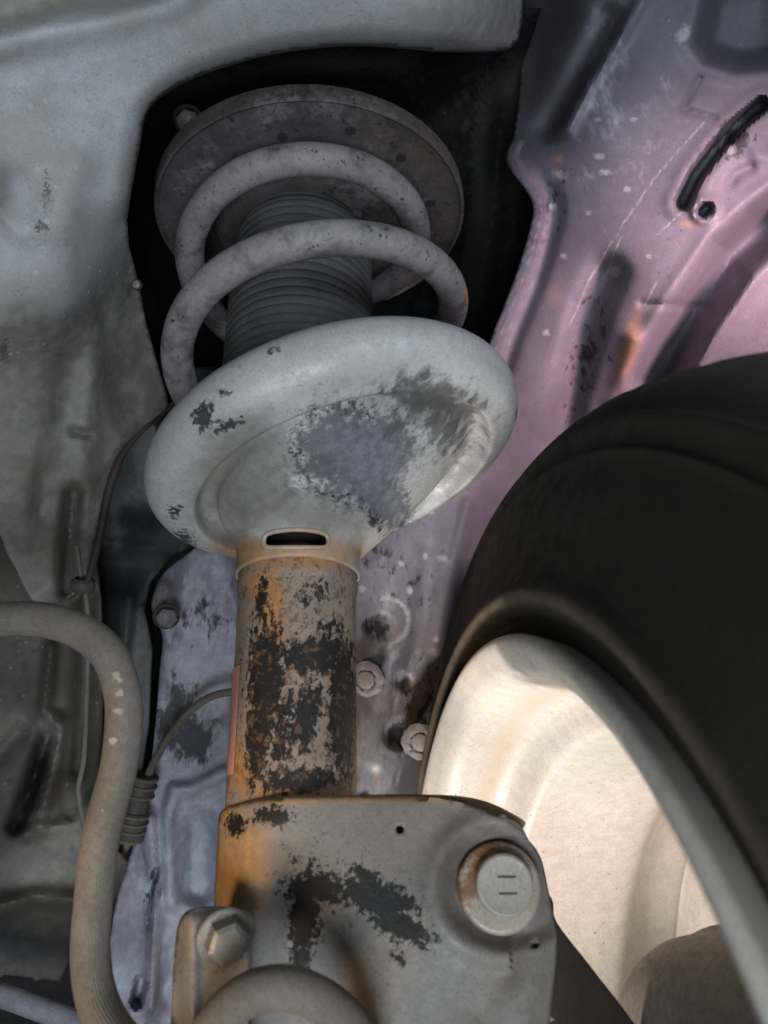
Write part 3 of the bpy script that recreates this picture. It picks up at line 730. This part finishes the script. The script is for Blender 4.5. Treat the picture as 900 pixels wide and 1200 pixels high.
# ================================================================== the wheel
S = .92
w_c = np.array([39.41, -243.25, 237.02]) * S
wa = np.array([math.cos(-.07) * math.cos(.12), math.sin(-.07), math.cos(-.07) * math.sin(.12)])
WC = cam_dir(w_c) + (0, 0, CAMZ); WA = nrm(cam_dir(wa))
wheel = thing('wheel_with_tyre', 'dark tyre on a pale steel wheel seen from its inner side', 'wheel', WC + WA * 90 * S - np.array([0, 0, 300 * S]))
def rev_w(prof, n=200, sm=6):
    p = spline(np.array(prof, float), sm) if sm else np.array(prof, float)
    return revolve([(r * S, o_ * S) for o_, r in p], WC, WA, n)
tyre_prof = [(30, 188), (14, 194), (9, 199), (8, 204), (7, 207), (3, 210), (0, 214), (-.5, 217), (1, 220), (3.5, 224), (5.5, 232), (7.5, 243), (9.5, 252), (11.5, 258), (12.5, 262), (12.4, 265), (14.2, 266.5), (14.8, 270), (14.6, 275), (16.4, 277), (19, 281), (24, 286), (31, 290.5), (42, 294.5), (58, 298), (80, 300.5), (100, 301), (130, 299), (155, 294), (172, 286), (184, 272), (190, 250), (188, 225), (182, 208), (172, 200), (165, 190)]
V, Fc = rev_w(tyre_prof, 260, 5)
rel = V - WC; of = rel @ WA / S; rad = np.linalg.norm(rel - np.outer(rel @ WA, WA), axis=1) / S
# shoulder lugs: shallow notches round the tread edge
e1, e2, a = basis(WA); th = np.arctan2(rel @ e2, rel @ e1)
notch = (.5 + .5 * np.cos(th * 64)) ** 6
V = V - (rel - np.outer(rel @ WA, WA)) / (rad * S)[:, None] * (notch * 3.0 * sstep(20, 34, of) * (1 - sstep(150, 165, of)))[:, None]
dust = .75 * np.exp(-((rad - 215) / 4.5) ** 2) * (of < 20)  # brown band on the bead ridge, painting in its lit edge
tyre = obj('tyre', V, Fc, M['tyre'], wheel, dict(dust=dust), sharp=60, label='black tyre with stepped shoulder')  # the dust mask here carries the painted lit edge of the bead ridge
rim_prof = [(14, 198), (9, 199.5), (4, 200.5), (1, 201), (-1, 200), (-1.6, 198), (-.6, 195.5), (2, 192), (5, 188.5), (9, 186), (14, 184.5), (24, 183), (34, 181.5), (40, 179), (44, 175), (47, 170), (50, 166.5), (55, 165), (75, 164.5), (105, 164.5), (118, 166), (128, 172), (140, 178), (156, 180), (160, 178), (158, 150), (154, 120), (150, 100), (150, 70), (152, 40), (152, .1)]
V, Fc = rev_w(rim_prof, 200, 5)
rel = V - WC; of = rel @ WA / S
X, Y, D = pix(V)
dust = np.exp(-((of - 30) / 10.) ** 2) * .6
rimo = obj('rim', V, Fc, M['rim'], wheel, dict(dust=dust), sharp=0, label='cream wheel rim with speckled barrel')
# hub carrier and brake drum inside the wheel
hub = thing('brake_drum', 'rounded brown brake drum inside the wheel', 'brake drum', WC + WA * 60 * S - np.array([0, 0, 90]))
V, Fc = rev_w([(64, .1), (64, 40), (65, 64), (68, 77), (74, 85), (82, 90), (94, 92), (98, 94), (103, 95), (108, 94), (122, 92), (138, 90), (142, 90), (142, .1)], 128, 4)
obj('drum', V, Fc, M['drum'], hub, sharp=50)
V, Fc = rev_w([(30, .1), (30, 26), (34, 34), (40, 38), (50, 40)], 64, 0)
obj('hub', V, Fc, M['drum'], hub, sharp=50)
# steering knuckle: dark arm behind the bracket
kn = smooth2([(560, 1000), (640, 1045), (652, 1080), (690, 1130), (740, 1195), (790, 1270), (830, 1400)], 5) + [(560, 1400)]
P, T, X, Y = sheet(kn, 8, lambda X, Y: axis_depth(Y) - 12 + .015 * (X - 560) + 10 * sstep(640, 760, X))
o = obj('steering_knuckle', P, T, M['dark'], None); thick(o, 16, -1, 2)
o['label'] = 'dark brown steering knuckle arm behind the bracket plate'; o['category'] = 'knuckle'

# ================================================================== hose, bracket, cable
hp = [(-140, 746, 262), (-60, 736, 262), (0, 726, 262), (50, 726, 260), (95, 740, 257), (128, 768, 254), (143, 810, 251), (145, 850, 248), (139, 900, 246), (128, 942, 244), (117, 988, 242), (110, 1050, 240), (106, 1120, 236), (116, 1178, 229), (146, 1228, 218), (192, 1262, 209), (228, 1246, 204), (252, 1200, 201), (290, 1166, 200), (338, 1158, 200), (388, 1180, 202), (424, 1226, 206), (446, 1330, 212)]
path = spline([at(*p) for p in hp], 14)
V, Fc = sweep(path, np.interp(np.linspace(0, 1, len(path)), [0, .6, .75, 1], [6.1, 6.1, 5.5, 5.5]), 160, 40, .014)
X, Y, D = pix(V)
o = obj('brake_hose', V, Fc, M['hose'], None, dict(fleck=blob(X, Y, [(137, 792, 6, 8, 0), (140, 812, 5, 6, 0), (138, 834, 6, 5, 0), (133, 868, 6, 5, 0), (120, 950, 4, 4, 0, .8), (30, 738, 30, 4, 0, .5)])), sharp=0)
o['label'] = 'thick tan ribbed rubber hose bending down past the strut'; o['category'] = 'hose'

hb = thing('hose_bracket', 'small tan bracket with a hex bolt at the strut bracket\'s lower left', 'bracket', at(245, 1250, 235))
hb_poly = smooth2([(196, 1300), (200, 1200), (204, 1120), (210, 1080), (226, 1064), (258, 1062), (290, 1068), (298, 1086), (292, 1120), (290, 1180), (292, 1300)], 5)
def hb_depth(X, Y):
    d = axis_depth(Y) - 36
    return d + 7 * (1 - sstep(200, 226, X)) + 3 * (1 - sstep(1062, 1080, Y)) - 1.5 * np.exp(-((X - 226) / 7.) ** 2)
P, T, X, Y = sheet(hb_poly, 4, hb_depth)
o = obj('bracket_plate', P, T, M['bracket'], hb, dict(chip=X * 0 + .2, rust=blob(X, Y, [(230, 1100, 30, 40, 0, .4)]), grime_shade=blob(X, Y, [(205, 1100, 14, 60, 0, .8)]))); thick(o, 3.0)
ba = nrm(cam_dir((.42, .10, -.9)))
bc2 = at(262, 1096, float(hb_depth(np.array([262.]), np.array([1096.]))[0]) - .3)
V, Fc = revolve([(8.4, 0), (8.4, 1.0), (7.9, 1.5), (5, 1.7)], bc2, ba, 48)
obj('washer', V, Fc, M['steel'], hb)
V, Fc = prism(bc2 + ba * 1.5, ba, 6.4, 6.5, 6, .16, .35)
obj('hex_bolt', V, Fc, M['steel'], hb, sharp=25)

cable = thing('sensor_cable', 'thin grey cable with round black connector left of the strut tube', 'cable', at(150, 1000, 392))
path = spline([at(*p) for p in [(172, 912, 394), (182, 890, 394), (197, 865, 394), (218, 838, 394), (244, 818, 396), (272, 811, 398), (310, 812, 402), (350, 820, 404)]], 10)
V, Fc = sweep(path, 2.1, 16); obj('wire', V, Fc, M['hose'], cable)
path = spline([at(*p) for p in [(152, 980, 390), (148, 992, 389), (138, 1000, 389), (120, 1002, 392), (108, 990, 398)]], 8)
V, Fc = sweep(path, 2.0, 16); obj('wire', V, Fc, M['hose'], cable)
c0 = at(169, 908, 393); c1 = at(150, 984, 390); ca = nrm(c1 - c0); L = np.linalg.norm(c1 - c0)
V, Fc = revolve([(.1, 0), (6.2, 0), (7, .8), (7, 7), (7.4, 8), (7.2, 10.5), (6.2, 11), (6, L * .5)], c0, ca, 40)
obj('connector_plug', V, Fc, M['plastic'], cable)
V, Fc = revolve([(6.1, L * .45), (6.1, L * .55), (7.2, L * .56), (7.2, L * .86), (8.0, L * .87), (8.0, L * .97), (7.2, L), (.1, L)], c0, ca, 40)
obj('connector_socket', V, Fc, M['plastic'], cable)

for f_ in (.03, .16, .30, .60, .72, .84, .97):
    V, Fc = revolve([(6.6, L * f_ - 1.1), (8.1, L * f_ - .7), (8.4, L * f_), (8.1, L * f_ + .7), (6.6, L * f_ + 1.1)], c0, ca, 40)
    obj('rib', V, Fc, M['hose'], cable)
wire = thing('brake_pipe', 'thin grey pipe running down the dark recess', 'pipe', at(100, 920, 370))
path = spline([at(*p) for p in [(90, 640, 375), (96, 680, 373), (102, 710, 371), (103, 760, 369), (101, 830, 366), (98, 890, 362), (92, 930, 360), (104, 990, 356), (118, 1040, 352)]], 8)
V, Fc = sweep(path, 1.3, 14); obj('pipe_tube', V, Fc, M['hose'], wire)
V, Fc = revolve([(4.8, -3), (6, -1), (6, 2.5), (4, 4)], at(97, 686, 371), nrm(cam_dir((.1, 1, -.2))), 24)
obj('clip', V, Fc, M['plastic'], wire)

# the pale pipe low on the left
path = spline([at(*p) for p in [(-160, 1118, 300), (-60, 1148, 300), (0, 1166, 300), (50, 1184, 300), (100, 1204, 300), (150, 1240, 300)]], 8)
V, Fc = sweep(path, 4.2, 24)
o = obj('cross_pipe', V, Fc, M['seal'], None); o['label'] = 'pale pipe crossing the lower left corner'; o['category'] = 'pipe'

path = spline([at(*p) for p in [(205, 470, 402), (190, 486, 396), (170, 502, 388), (151, 522, 380), (137, 545, 374), (126, 582, 372), (117, 628, 372), (108, 664, 371), (98, 690, 369), (84, 704, 368)]], 8)
V, Fc = sweep(path, np.interp(np.linspace(0, 1, len(path)), [0, .3, .45, 1], [1.0, 1.2, 2.2, 1.7]), 14)
o = obj('seam_dark_line', V, Fc, M['dark'], None); o['label'] = 'thin black strand added for the dark seam of the pale tower panel'; o['category'] = 'cable'  # black strand added in place of the shaded gap at the seam
